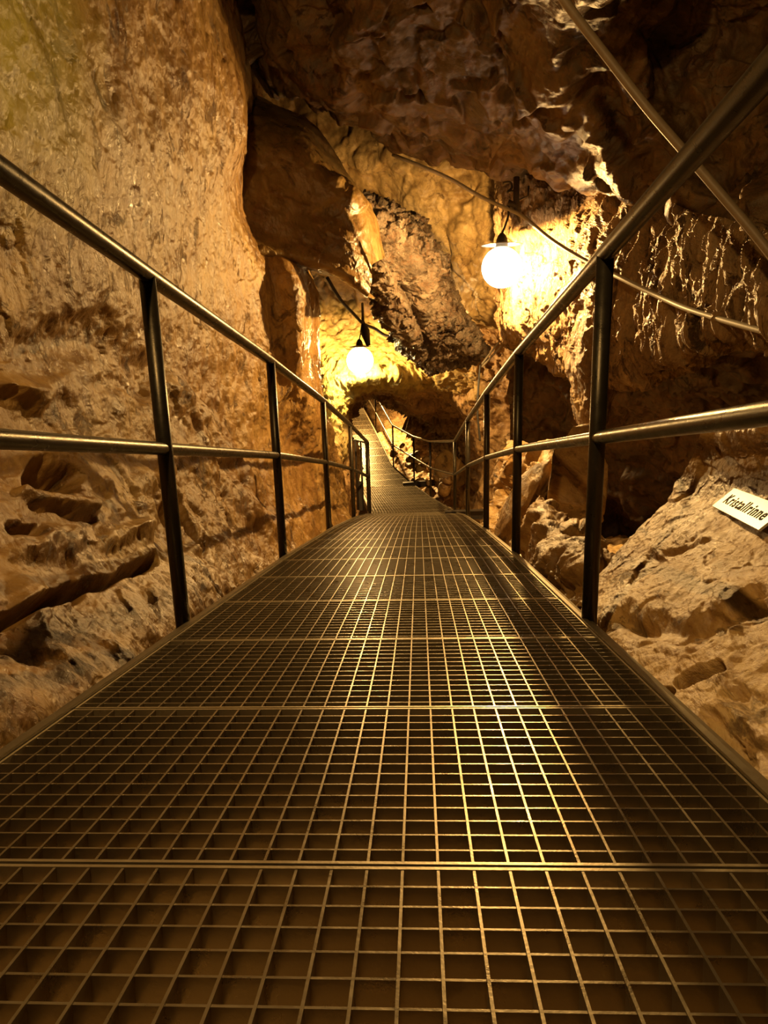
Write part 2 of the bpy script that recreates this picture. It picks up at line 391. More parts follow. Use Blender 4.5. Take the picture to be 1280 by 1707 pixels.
SLAB = [   # smooth buttress facing down the walkway, overhanging to the right
 [(380, 150, 6.4), (470, 180, 6.4), (525, 212, 6.4), (578, 285, 6.5), (618, 345, 6.6), (640, 430, 6.8)],
 [(375, 185, 5.5), (460, 205, 5.45), (508, 225, 5.45), (560, 300, 5.5), (596, 352, 5.6), (622, 440, 5.75)],
 [(365, 270, 5.25), (430, 290, 5.3), (490, 320, 5.35), (545, 360, 5.45), (588, 395, 5.5), (620, 460, 5.65)],
 [(370, 360, 5.15), (425, 375, 5.25), (485, 395, 5.35), (540, 415, 5.45), (583, 440, 5.5), (617, 480, 5.65)],
 [(390, 430, 5.15), (440, 432, 5.3), (495, 438, 5.45), (550, 453, 5.55), (588, 474, 5.6), (614, 496, 5.75)],
 [(395, 450, 6.2), (445, 442, 6.4), (500, 440, 6.5), (552, 452, 6.6), (592, 472, 6.7), (626, 496, 6.8)],
]
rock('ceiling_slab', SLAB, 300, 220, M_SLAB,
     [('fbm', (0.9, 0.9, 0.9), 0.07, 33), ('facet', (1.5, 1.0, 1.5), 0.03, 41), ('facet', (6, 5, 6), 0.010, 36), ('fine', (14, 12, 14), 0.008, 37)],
     [([(560, 300), (600, 345)], 12, -0.1)])
RIB = [   # wet knobbly rib hanging beside the slab
 [(604, 322, 7.64), (682, 358, 7.83), (733, 425, 8.19), (755, 490, 8.55), (782, 540, 8.92), (800, 575, 9.28), (808, 590, 9.83)],
 [(598, 338, 6.83), (668, 368, 7.01), (720, 430, 7.28), (743, 495, 7.74), (770, 545, 8.10), (786, 574, 8.46), (796, 596, 9.46)],
 [(590, 358, 6.55), (648, 400, 6.73), (690, 460, 7.10), (714, 522, 7.55), (737, 567, 8.01), (755, 588, 8.46), (768, 610, 9.46)],
 [(580, 370, 6.64), (622, 430, 6.83), (640, 488, 7.19), (662, 545, 7.74), (690, 582, 8.19), (718, 600, 8.64), (734, 618, 9.46)],
 [(570, 372, 7.46), (608, 440, 7.83), (628, 496, 8.19), (650, 552, 8.74), (680, 590, 9.28), (708, 608, 9.65), (724, 622, 10.01)],
]
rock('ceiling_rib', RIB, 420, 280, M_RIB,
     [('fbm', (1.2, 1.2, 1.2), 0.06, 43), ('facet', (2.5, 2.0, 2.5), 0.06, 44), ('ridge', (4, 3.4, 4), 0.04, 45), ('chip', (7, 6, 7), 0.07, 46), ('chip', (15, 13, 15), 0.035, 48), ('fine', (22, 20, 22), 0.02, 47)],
     [([(620, 365), (660, 430), (690, 500)], 14, 0.12), ([(650, 440), (690, 520), (720, 590)], 10, 0.12)])

BACK = [   # tan back wall behind the near lamp
 [(360, 40, 9.0), (480, 40, 8.8), (600, 40, 8.6), (720, 40, 8.4), (840, 40, 8.3), (960, 40, 8.2), (1080, 40, 8)],
 [(400, 150, 9.0), (500, 150, 8.8), (600, 160, 8.6), (720, 170, 8.3), (840, 180, 8.2), (960, 190, 8), (1080, 190, 7.8)],
 [(420, 270, 9.4), (520, 270, 9.0), (610, 280, 8.7), (700, 290, 8.4), (800, 300, 8.2), (900, 300, 7.8), (1050, 300, 7.4)],
 [(430, 400, 10.4), (530, 400, 10.2), (620, 400, 9.8), (700, 400, 8.8), (800, 400, 8.3), (900, 400, 7.9), (1050, 400, 7.5)],
 [(430, 500, 11.2), (530, 500, 11.1), (620, 500, 10.8), (720, 490, 9.5), (800, 490, 8.5), (900, 500, 8.1), (1050, 500, 7.8)],
 [(430, 570, 11.8), (530, 570, 11.6), (620, 570, 11.4), (720, 545, 10.3), (800, 540, 9.0), (900, 550, 8.6), (1050, 550, 8.6)],
 [(430, 700, 12), (530, 700, 12), (620, 600, 13), (720, 560, 12), (800, 555, 11), (900, 570, 11), (1050, 580, 11)],
]
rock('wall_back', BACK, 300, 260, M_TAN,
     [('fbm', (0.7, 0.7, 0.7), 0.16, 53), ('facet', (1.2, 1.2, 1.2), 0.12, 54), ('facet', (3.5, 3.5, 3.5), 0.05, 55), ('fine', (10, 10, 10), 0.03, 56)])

ARCH = [   # end wall with the low arch the ramp passes through: rows go from inside the arch outwards
 [(600, 900, 12.6), (598, 780, 12.6), (591, 712, 13.0), (596, 684, 13.2), (616, 668, 13.4), (634, 668, 13.6), (648, 688, 14.5), (668, 718, 15.6), (694, 752, 16.6), (720, 800, 17.2), (740, 900, 17)],
 [(582, 900, 11.5), (582, 780, 11.2), (577, 704, 11.2), (582, 672, 11.3), (606, 654, 11.4), (646, 650, 11.6), (680, 672, 12.2), (706, 694, 13.0), (728, 724, 14.0), (752, 780, 14.6), (770, 900, 14.8)],
 [(560, 900, 10.8), (563, 780, 10.5), (566, 695, 10.4), (570, 650, 10.4), (602, 634, 10.4), (652, 630, 10.5), (694, 642, 10.9), (728, 662, 11.8), (752, 700, 12.8), (776, 770, 13.6), (790, 900, 13.8)],
 [(552, 900, 10.3), (553, 780, 10.0), (554, 690, 10.1), (558, 630, 10.4), (598, 608, 10.7), (656, 608, 10.8), (706, 622, 10.7), (748, 648, 10.8), (778, 694, 11.3), (802, 770, 12.0), (816, 900, 12.3)],
 [(530, 900, 9.8), (528, 780, 9.9), (526, 690, 10.2), (532, 610, 10.6), (590, 570, 10.9), (660, 570, 10.9), (720, 600, 10.6), (775, 630, 10.3), (815, 680, 10.5), (850, 770, 10.8), (870, 900, 11.2)],
 [(480, 900, 10), (480, 780, 10.0), (480, 680, 10.2), (490, 560, 10.6), (570, 500, 10.9), (665, 500, 10.9), (745, 545, 10.6), (815, 600, 10.2), (870, 660, 9.9), (910, 780, 9.8), (930, 900, 9.8)],
 [(420, 900, 10), (420, 780, 10), (420, 660, 10.2), (440, 480, 10.4), (540, 400, 10.6), (670, 420, 10.9), (770, 480, 11.0), (850, 560, 10.2), (930, 640, 9.3), (970, 780, 8.9), (990, 900, 8.8)],
]
rock('wall_end', ARCH, 380, 300, M_BACK,
     [('fbm', (0.9, 0.9, 0.9), 0.12, 63), ('facet', (1.7, 1.7, 1.7), 0.12, 64), ('chip', (4.5, 4.5, 4.5), 0.07, 65), ('chip', (10, 10, 10), 0.03, 67), ('fine', (11, 11, 11), 0.035, 66)],
     [([(650, 700), (690, 712), (712, 730)], 26, 0.5), ([(555, 470), (575, 490)], 20, 0.3), ([(540, 635), (562, 605)], 5, 0.15), ([(660, 612), (700, 610)], 6, 0.1), ([(725, 700), (760, 700)], 7, 0.2)])

CEIL = [
 [(300, -380, 3.6), (420, -380, 3.4), (560, -380, 3.1), (700, -380, 2.9), (850, -380, 2.7), (1000, -380, 2.4), (1150, -380, 2.7), (1320, -380, 2.5), (1500, -380, 2.3)],
 [(330, -120, 4.3), (430, -120, 4.2), (560, -120, 3.9), (700, -120, 3.7), (850, -120, 3.5), (1000, -120, 3.2), (1150, -120, 3.6), (1320, -120, 3.3), (1500, -120, 3.0)],
 [(345, 0, 5.0), (430, 0, 4.8), (560, 0, 4.4), (700, 0, 4.2), (850, 0, 4.1), (1000, 0, 3.8), (1150, 0, 4.1), (1320, 0, 3.8), (1500, 0, 3.4)],
 [(360, 90, 5.4), (430, 90, 5.2), (560, 90, 4.8), (700, 110, 4.7), (850, 120, 4.7), (1000, 130, 4.3), (1150, 140, 4.3), (1320, 150, 3.9), (1500, 160, 3.4)],
 [(385, 150, 5.7), (440, 150, 5.5), (560, 165, 5.3), (690, 215, 5.4), (850, 230, 5.5), (1000, 240, 4.8), (1150, 260, 4.3), (1320, 290, 3.8), (1500, 300, 3.3)],
 [(400, 165, 6.0), (450, 163, 5.8), (560, 185, 5.7), (690, 252, 5.9), (850, 275, 6.1), (1000, 305, 5.2), (1150, 345, 4.3), (1320, 395, 3.5), (1500, 420, 3.0)],
 [(410, 155, 6.7), (460, 148, 6.5), (570, 165, 6.4), (690, 232, 6.5), (850, 255, 6.7), (1000, 290, 5.7), (1150, 335, 4.7), (1320, 392, 3.8), (1500, 430, 3.2)],
 [(400, 40, 7.6), (460, 40, 7.4), (570, 50, 7.3), (690, 110, 7.4), (850, 140, 7.6), (1000, 210, 6.4), (1150, 260, 5.2), (1320, 330, 4.2), (1500, 380, 3.5)],
]
CEIL_CUTS = [
 ([(445, 160), (510, 157), (550, 198)], 8, -0.10), ([(450, 172), (505, 172), (545, 208)], 7, 0.10), ([(590, 28), (640, 46)], 6, -0.07), ([(595, 38), (640, 56)], 7, 0.09),
 ([(645, 170), (690, 200), (715, 213)], 7, -0.08), ([(640, 182), (690, 212), (715, 226)], 8, 0.10), ([(500, 0), (560, 60), (600, 130)], 30, 0.16), ([(480, 90), (560, 110)], 26, 0.10),
 ([(620, 95), (690, 140), (700, 165)], 14, 0.10), ([(800, 20), (850, 110), (880, 170)], 34, 0.20), ([(850, 225), (880, 270)], 8, -0.10), ([(1000, 130), (1040, 200)], 40, 0.2), ([(1100, 60), (1130, 180), (1200, 300)], 50, 0.25),
 ([(388, 20), (410, 120), (440, 190)], 24, 0.4)]
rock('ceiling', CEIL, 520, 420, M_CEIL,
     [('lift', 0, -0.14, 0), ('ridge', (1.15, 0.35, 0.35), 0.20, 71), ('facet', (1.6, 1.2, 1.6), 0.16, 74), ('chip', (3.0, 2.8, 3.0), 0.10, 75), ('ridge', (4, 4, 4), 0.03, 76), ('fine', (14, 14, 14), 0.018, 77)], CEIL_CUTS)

DRIP = [   # dripstone curtain right of the near lamp
 [(838, 270, 7.2), (858, 290, 6.6), (900, 300, 6.35), (960, 310, 6.0), (1040, 320, 5.2), (1120, 340, 4.6), (1200, 370, 3.9), (1290, 390, 3.4), (1420, 400, 2.9)],
 [(838, 350, 7.2), (864, 350, 6.5), (905, 355, 6.2), (960, 365, 5.8), (1040, 380, 5.0), (1120, 400, 4.4), (1200, 420, 3.8), (1290, 440, 3.3), (1420, 450, 2.8)],
 [(842, 430, 7.2), (872, 430, 6.35), (910, 430, 6.1), (960, 430, 5.7), (1040, 440, 4.9), (1120, 460, 4.3), (1200, 475, 3.75), (1290, 490, 3.25), (1420, 500, 2.75)],
 [(838, 490, 7.2), (866, 490, 6.4), (905, 495, 6.1), (960, 500, 5.7), (1040, 520, 4.9), (1120, 530, 4.3), (1200, 520, 3.75), (1290, 520, 3.25), (1420, 530, 2.75)],
 [(838, 540, 7.2), (862, 545, 6.5), (900, 545, 6.3), (960, 570, 5.9), (1040, 585, 5.0), (1100, 590, 4.5), (1180, 550, 3.85), (1290, 540, 3.35), (1420, 560, 2.85)],
 [(840, 560, 7.6), (868, 570, 7.0), (905, 575, 6.7), (965, 610, 6.2), (1040, 622, 5.2), (1100, 612, 4.7), (1180, 566, 4.1), (1290, 552, 3.6), (1420, 580, 3.0)],
 [(850, 540, 8.6), (875, 560, 8.0), (910, 570, 7.6), (970, 600, 7.0), (1040, 612, 6.0), (1100, 605, 5.4), (1180, 560, 4.8), (1290, 550, 4.2), (1420, 580, 3.5)],
]
rock('wall_right', DRIP, 480, 320, M_DRIP,
     [('fbm', (0.9, 0.9, 0.6), 0.10, 83), ('facet', (2.2, 2.2, 1.2), 0.09, 84), ('ridge', (6, 6, 2.0), 0.07, 85), ('ridge', (14, 14, 5), 0.03, 86), ('chip', (12, 12, 7), 0.035, 88), ('fine', (26, 26, 12), 0.018, 87)])

DRIPCOL = [   # narrow hanging column under the curtain
 [(968, 540, 6.0), (975, 520, 5.4), (1000, 510, 5.1), (1030, 520, 5.3), (1040, 540, 6.0)],
 [(950, 590, 6.0), (958, 585, 5.4), (985, 580, 5.1), (1015, 590, 5.3), (1030, 600, 6.0)],
 [(960, 640, 6.0), (966, 640, 5.4), (985, 640, 5.2), (1005, 645, 5.4), (1015, 650, 6.0)],
 [(968, 690, 6.0), (972, 690, 5.5), (985, 692, 5.3), (998, 695, 5.5), (1005, 700, 6.0)],
 [(980, 716, 6.0), (982, 716, 5.7), (986, 718, 5.5), (992, 718, 5.7), (996, 718, 6.0)],
]
rock('wall_right_column', DRIPCOL, 90, 160, M_DRIP, [('ridge', (7, 7, 3), 0.05, 91), ('facet', (6, 6, 5), 0.04, 92), ('fine', (24, 24, 14), 0.02, 93)])

RECESS = [   # dark undercut recess behind the right railing
 [(850, 540, 7.0), (905, 555, 6.8), (965, 590, 6.3), (1040, 605, 5.4), (1110, 598, 4.9), (1190, 555, 4.3), (1300, 540, 3.8), (1450, 560, 3.2)],
 [(850, 600, 7.6), (905, 610, 7.4), (965, 640, 7.0), (1040, 650, 6.1), (1110, 645, 5.6), (1190, 620, 5.0), (1300, 610, 4.4), (1450, 620, 3.8)],
 [(850, 680, 8.6), (905, 690, 8.6), (965, 710, 8.2), (1040, 720, 7.4), (1110, 720, 6.8), (1190, 700, 6.1), (1300, 690, 5.3), (1450, 700, 4.6)],
 [(850, 780, 9.8), (905, 790, 9.8), (965, 800, 9.4), (1040, 810, 8.6), (1110, 810, 7.8), (1190, 800, 7.0), (1300, 790, 6.2), (1450, 790, 5.4)],
 [(850, 900, 10.5), (905, 900, 10.4), (965, 905, 9.8), (1040, 910, 9.0), (1110, 910, 8.2), (1190, 910, 7.4), (1300, 900, 6.6), (1450, 900, 5.8)],
 [(850, 960, 9.0), (905, 960, 8.6), (965, 960, 7.8), (1040, 965, 6.8), (1110, 965, 6.2), (1190, 965, 5.4), (1300, 960, 4.8), (1450, 960, 4.0)],
]
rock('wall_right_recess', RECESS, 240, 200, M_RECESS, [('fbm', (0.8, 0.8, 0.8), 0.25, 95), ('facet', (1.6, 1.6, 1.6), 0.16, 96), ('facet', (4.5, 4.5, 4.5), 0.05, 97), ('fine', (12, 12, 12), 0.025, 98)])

FORE = [   # pale foreground slab that carries the sign
 [(1215, 692, 3.5), (1260, 680, 3.2), (1300, 668, 2.9), (1360, 655, 2.5), (1440, 650, 2.2), (1560, 640, 1.8)],
 [(1182, 705, 2.32), (1215, 703, 2.22), (1260, 700, 2.02), (1330, 695, 1.76), (1420, 690, 1.5), (1560, 685, 1.22)],
 [(1150, 770, 2.52), (1180, 768, 2.40), (1230, 765, 2.14), (1310, 760, 1.84), (1410, 755, 1.55), (1560, 750, 1.26)],
 [(1118, 835, 2.66), (1145, 833, 2.5), (1200, 830, 2.2), (1280, 825, 1.90), (1390, 820, 1.6), (1560, 815, 1.28)],
 [(1050, 905, 2.62), (1080, 902, 2.45), (1150, 898, 2.1), (1250, 895, 1.76), (1380, 890, 1.46), (1560, 885, 1.16)],
 [(995, 960, 2.58), (1020, 957, 2.45), (1090, 955, 2.10), (1200, 953, 1.72), (1340, 950, 1.40), (1560, 945, 1.08)],
 [(965, 1010, 2.4), (1000, 1008, 2.22), (1060, 1007, 1.97), (1160, 1010, 1.66), (1310, 1010, 1.34), (1560, 1010, 1.01)],
 [(940, 1060, 2.3), (1000, 1060, 1.99), (1050, 1060, 1.80), (1140, 1068, 1.56), (1290, 1075, 1.26), (1560, 1080, 0.95)],
 [(940, 1150, 2.0), (1010, 1150, 1.72), (1070, 1145, 1.54), (1150, 1150, 1.36), (1280, 1160, 1.15), (1560, 1160, 0.88)],
 [(940, 1250, 1.85), (1040, 1250, 1.55), (1120, 1245, 1.34), (1190, 1245, 1.19), (1290, 1250, 1.04), (1560, 1250, 0.81)],
 [(940, 1400, 1.7), (1040, 1400, 1.48), (1140, 1390, 1.30), (1230, 1380, 1.14), (1310, 1370, 0.97), (1560, 1360, 0.75)],
 [(940, 1600, 1.7), (1040, 1600, 1.5), (1140, 1600, 1.32), (1230, 1600, 1.18), (1330, 1560, 1.02), (1560, 1500, 0.8)],
]
FORE_CUTS = [([(1145, 1145), (1180, 1128), (1203, 1116)], 15, 0.40), ([(1115, 1160), (1128, 1162)], 11, 0.08), ([(1010, 1055), (1040, 1035), (1080, 1045)], 14, 0.05),
 ([(1060, 1040), (1160, 1062), (1260, 1010)], 30, 0.05), ([(1160, 1090), (1210, 1060)], 14, 0.04), ([(1220, 1180), (1260, 1220)], 26, -0.03), ([(1195, 1200), (1215, 1260)], 14, 0.04), ([(1110, 925), (1180, 900)], 7, 0.03)]
rock('wall_right_slab', FORE, 420, 560, M_FORE,
     [('fbm', (1.2, 1.2, 1.2), 0.04, 103), ('facet', (2.2, 1.6, 2.2), 0.026, 104), ('chip', (5, 3.5, 5), 0.014, 105), ('chip', (13, 9, 13), 0.006, 109), ('ridge', (7, 4, 7), 0.005, 106), ('fine', (22, 14, 22), 0.006, 107), ('fine', (60, 40, 60), 0.003, 108)], FORE_CUTS)

LEDGE = [   # rocks between the walkway and the dark recess
 [(820, 770, 8.2), (850, 740, 7.0), (885, 740, 6.0), (920, 745, 5.6), (950, 770, 5.8), (990, 800, 6.0)],
 [(820, 830, 7.6), (850, 810, 6.4), (880, 790, 5.4), (905, 790, 4.9), (925, 830, 4.9), (960, 860, 5.4)],
 [(820, 890, 7.2), (845, 870, 6.0), (870, 850, 4.9), (900, 850, 4.2), (930, 880, 4.1), (980, 900, 4.4)],
 [(820, 950, 6.6), (850, 930, 5.0), (880, 915, 4.1), (915, 905, 3.5), (955, 905, 3.3), (1010, 930, 3.5)],
 [(820, 1010, 6.0), (860, 990, 4.4), (900, 970, 3.6), (935, 955, 3.1), (975, 950, 2.9), (1030, 960, 3.0)],
 [(820, 1080, 5.5), (860, 1060, 4.2), (900, 1040, 3.4), (940, 1020, 2.9), (985, 1010, 2.6), (1040, 1010, 2.6)],
]
rock('wall_right_ledge', LEDGE, 200, 220, M_FORE,
     [('fbm', (1.2, 1.2, 1.2), 0.12, 113), ('facet', (2.4, 2.0, 2.4), 0.13, 114), ('chip', (5, 4, 5), 0.06, 115), ('fine', (18, 16, 18), 0.02, 116)])

TUN = [   # tunnel beyond the arch
 [(520, 560, 20), (560, 600, 25), (600, 640, 28), (630, 655, 28), (660, 640, 26), (700, 640, 23), (760, 640, 20), (840, 660, 18)],
 [(520, 640, 19), (555, 650, 23), (590, 660, 27), (634, 668, 28), (656, 680, 25), (690, 690, 22), (740, 700, 19.5), (830, 720, 17.5)],
 [(520, 700, 18), (550, 700, 21), (580, 700, 24), (622, 690, 26), (656, 705, 23), (692, 730, 20.5), (740, 750, 18.6), (830, 780, 16.5)],
 [(520, 760, 17), (550, 760, 19), (580, 760, 21), (628, 740, 23), (666, 745, 20.5), (700, 765, 18.5), (742, 790, 17.0), (830, 820, 15.5)],
 [(520, 820, 16), (550, 820, 18), (580, 820, 20), (634, 800, 21.5), (672, 790, 19.2), (708, 800, 17.4), (752, 815, 15.8), (830, 850, 14.0)],
 [(520, 900, 15), (550, 900, 16), (600, 900, 17.5), (654, 880, 18.5), (694, 860, 17.4), (732, 850, 16.0), (772, 850, 14.6), (840, 880, 13)],
]
rock('wall_tunnel', TUN, 260, 220, M_BACK,
     [('fbm', (0.8, 0.8, 0.8), 0.2, 123), ('facet', (1.6, 1.6, 1.6), 0.2, 124), ('facet', (4.5, 4.5, 4.5), 0.10, 125), ('fine', (12, 12, 12), 0.03, 126)])

def build_floor():
    nx, ny = 260, 1000
    xs = np.linspace(-2.2, 2.8, nx); ys = np.linspace(-1.5, 20.0, ny)
    X, Y = np.meshgrid(xs, ys)
    pz = np.array([path_at(y) for y in ys])
    off = np.interp(ys, [-1.5, 0.0, 2.0, 8.0, 12.0, 20.0], [0.24, 0.24, 0.36, 0.55, 0.75, 0.5])
    U = X - pz[:, :1]
    Z = pz[:, 2:3] - off[:, None] + 0.10 * np.maximum(np.abs(U) - 0.6, 0)
    p = np.stack([X, Y, Z], -1).reshape(-1, 3)
    q = p * np.array([1, 1, 1])
    p[:, 2] += 0.10 * fbm(q * 1.1, 4, 201) + 0.07 * facets(q * 2.2, 202) + 0.05 * facets(q * 7, 203, 70.0) + 0.015 * fbm(q * 18, 4, 204)
    p[:, 2] = np.minimum(p[:, 2], np.repeat(pz[:, 2] - 0.10, nx))
    idx = np.arange(nx * ny).reshape(ny, nx)
    fc = np.stack([idx[:-1, :-1], idx[:-1, 1:], idx[1:, 1:], idx[1:, :-1]], -1).reshape(-1, 4)
    o = mesh_obj('floor', p, fc, M_FLOOR, smooth=True); o['kind'] = 'structure'
build_floor()

#@@OBJ
# ------------------------------------------------------------------ walkway of grating panels
def panel_meshes(w, l, pitch_x, ncross):
    fr, lat = MB(), MB()
    h, t = 0.030, 0.003
    for s in (-1, 1):
        fr.box((0, s * (l / 2 - 0.003), -h / 2), (w, 0.005, h)); fr.box((s * (w / 2 - 0.002), 0, -h / 2), (0.004, l - 0.012, h))
    n = int(round(w / pitch_x))
    for k in range(1, n): lat.box((-w / 2 + k * w / n, 0, -h / 2), (t, l - 0.012, h - 0.001))
    for k in range(1, ncross): lat.box((0, -l / 2 + k * l / ncross, -h / 2 - 0.0008), (w - 0.008, t, h - 0.003))
    return fr, lat
PW, PL = 1.055, 0.492
fr, lat = panel_meshes(PW, PL, PW / 28.5, 15)
panel_frame = fr.build('frame', M_FRAME); panel_lattice = lat.build('bar_lattice', M_GRATE)
def place_panel(a, b, label, group, first):
    a, b = Vector(a), Vector(b); mid = (a + b) / 2; t = (b - a); L = t.length; t.normalize()
    xax = t.cross(Vector((0, 0, 1))).normalized(); zax = xax.cross(t)
    root = empty('grating_panel', mid)
    root.rotation_euler = Matrix((xax, t, zax)).transposed().to_euler()
    tag(root, label, 'grating', group)
    for src in (panel_frame, panel_lattice):
        o = src if first else src.copy()
        if not first: COL.objects.link(o)
        o.parent = root; o.scale = (1, (L - 0.004) / PL, 1)
ORD = ['nearest', 'second nearest', 'third nearest', 'fourth nearest', 'fifth nearest', 'sixth nearest', 'seventh nearest', 'eighth nearest', 'ninth nearest', 'tenth nearest']
y = 0.163 - 0.492; k = 0
ys = []
while y < 22.5:
    ys.append(y)
    sl = path_at(y + 0.25)[2] - path_at(y)[2]
    y += 0.5 / math.hypot(1.0, (path_at(y + 0.3)[2] - path_at(y + 0.05)[2]) / 0.25, (path_at(y + 0.3)[0] - path_at(y + 0.05)[0]) / 0.25)
vis = 0
for y0, y1 in zip(ys[:-1], ys[1:]):
    if y1 < 0.2: lab, g = 'steel bar grating panel just below the near edge of the picture', None
    elif y1 < 9.3:
        lab = ('%s steel grating panel of the descending walkway, square open mesh' % ORD[vis]) if vis < 10 else 'distant narrow looking steel grating panel at the lower end of the descending walkway'
        g = None if vis < 10 else 'far grating panels of the descending walkway'
        vis += 1
    elif y1 < 14.3: lab, g = 'shaded steel grating panel in the dip between the two ramps', 'grating panels in the dip'
    else: lab, g = 'brightly lit steel grating panel of the far ramp under the rock arch', 'grating panels of the far ramp'
    place_panel(path_at(y0), path_at(y1), lab, g, k == 0); k += 1

def stringer(name, ya, yb, s, label, n=24, w=0.012, h=0.10, lip=0.006):
    m = MB(); prof = [(-w / 2, lip), (w / 2, lip), (w / 2, lip - 0.004), (w / 2 + 0.014, lip - 0.006), (w / 2 + 0.014, lip - h), (-w / 2, lip - h)]
    yy = sorted(set(list(np.linspace(ya, yb, n))))
    for y in yy:
        for (o, u) in prof: m.v.append(tuple(side_at(y, s, o, u)))
    c = len(prof)
    for i in range(len(yy) - 1):
        for k in range(c): m.f.append((i * c + k, i * c + (k + 1) % c, (i + 1) * c + (k + 1) % c, (i + 1) * c + k))
    m.f.append(tuple(range(c))); m.f.append(tuple((len(yy) - 1) * c + k for k in range(c)))
    return tag(m.build(name, M_BEAM), label, 'beam')
stringer('edge_beam', -0.6, 9.2, -1, 'long steel edge beam along the left side of the descending walkway')
stringer('edge_beam', -0.6, 9.2, 1, 'long steel edge beam along the right side of the descending walkway')
stringer('edge_beam', 9.2, 22.0, 1, 'bright steel edge beam along the right side of the far ramp', 40)
stringer('edge_beam', 9.2, 22.0, -1, 'steel edge beam along the left side of the far ramp behind the gate', 40)

def cross_beam(p, q, sz, label):
    p, q = Vector(p), Vector(q); t = q - p; L = t.length; t.normalize()
    yx = t.cross(Vector((0, 0, 1))).normalized(); z = yx.cross(t)
    m = MB(); h, w, k = sz[1], sz[0], 0.008
    M3 = Matrix((t, yx, z)).transposed()
    m.box((p + q) / 2, (L, k, h - 2 * k), M3)
    for s in (-1, 1): m.box((p + q) / 2 + z * s * (h / 2 - k / 2), (L, w, k), M3)
    return tag(m.build('support_beam', M_DARKSTEEL), label, 'beam')
cross_beam(at(742, 859, 8.6), at(866, 855, 8.5), (0.09, 0.105), 'dark steel support beam reaching from the descending walkway to the right rock wall')
cross_beam(at(672, 809, 14.1), at(756, 802, 14.0), (0.10, 0.11), 'dark steel support beam sticking out right of the dip behind the railing corner')

# ------------------------------------------------------------------ railings
HR, MR, RR = 0.93, 0.49, 0.0212
def rail_path(ya, yb, s, up, n): return [tuple(side_at(y, s, 0.035, up)) for y in np.linspace(ya, yb, n)]
def polyrail(pts, r, name, root): return MB().tube(pts, r, 16).build(name, M_RAIL, root, True)
LP = [(-0.655, 0.10), (-0.642, 1.87), (-0.622, 3.36), (-0.590, 5.09), (-0.560, 7.03), (-0.505, 9.01)]
RP = [(0.450, 0.0), (0.478, 1.82), (0.505, 3.30), (0.535, 4.86), (0.575, 6.86), (0.607, 9.25)]
def post_pt(x, y): return (x, y, path_at(y)[2])
def railing(posts, label, extra=()):
    root = empty('railing', post_pt(*posts[0])); tag(root, label, 'railing')
    inv = Vector(root.location)
    base = [Vector(post_pt(*p)) for p in posts] + [Vector(p) for p in extra]
    x0, y0 = posts[0]; start = Vector((x0 - 0.02, y0 - 1.2, path_at(y0 - 1.2)[2] if y0 - 1.2 > -1 else path_at(-1)[2] + 0.1826 * 0.2))
    line = [start] + base
    loc = lambda p, up: tuple(p + Vector((0, 0, up)) - inv)
    polyrail([loc(p, HR) for p in line], RR, 'handrail', root)
    polyrail([loc(p, MR) for p in line], 0.0170, 'mid_rail', root)
    for i, p in enumerate(base):
        po = MB().tube([loc(p, -0.16), loc(p, HR - 0.004)], RR * (0.97 if i < len(posts) else 0.85), 16).build('post', M_RAIL, root, True)
        if i < len(posts):
            w = MB(); c = Vector(loc(p, -0.05)); w.box(c + Vector((0, 0, 0)), (0.055, 0.055, 0.05)); w.build('post_clamp', M_BEAM, po)
    return root
railing(LP, 'steel pipe railing with two rails along the left side of the walkway')
far = [tuple(at(718, 828, 12.0)), tuple(at(690.5, 802, 15.0)), tuple(at(656, 779, 15.9)), tuple(at(627, 719, 18.4)), tuple(at(603, 672, 21.5))]
railing(RP, 'steel pipe railing with two rails along the right side, turning at the dip', far)

g = empty('metal_gate', at(600, 850, 9.25)); tag(g, 'small dark barred gate behind the last post of the left railing', 'gate')
gl = Vector(g.location); A, B = Vector(at(592, 734, 9.15)) - gl, Vector(at(610, 738, 9.25)) - gl
A0, B0 = Vector(at(597, 850, 9.2)) - gl, Vector(at(614, 852, 9.25)) - gl
MB().tube([A0, A, B, B0], 0.016, 10).build('gate_frame', M_DARKSTEEL, g, True)
MB().tube([(A0 + B0) / 2, (A + B) / 2], 0.013, 10).build('gate_bar', M_DARKSTEEL, g, True)
mid1, mid2 = A0.lerp(A, 0.42), B0.lerp(B, 0.42)
MB().tube([A0.lerp(A, 0.55), B0.lerp(B, 0.5)], 0.012, 10).build('gate_rail', M_DARKSTEEL, g, True)
pm = MB(); o3 = Vector((0, 0.006, 0))
pm.v = [tuple(v) for v in (A0 - o3, B0.lerp(A0, 0.4) - o3, mid2.lerp(mid1, 0.4) - o3, mid1 - o3, A0 + o3, B0.lerp(A0, 0.4) + o3, mid2.lerp(mid1, 0.4) + o3, mid1 + o3)]
pm.f = [(3, 2, 1, 0), (4, 5, 6, 7), (0, 1, 5, 4), (1, 2, 6, 5), (2, 3, 7, 6), (3, 0, 4, 7)]
pm.build('gate_panel', M_DARKSTEEL, g)

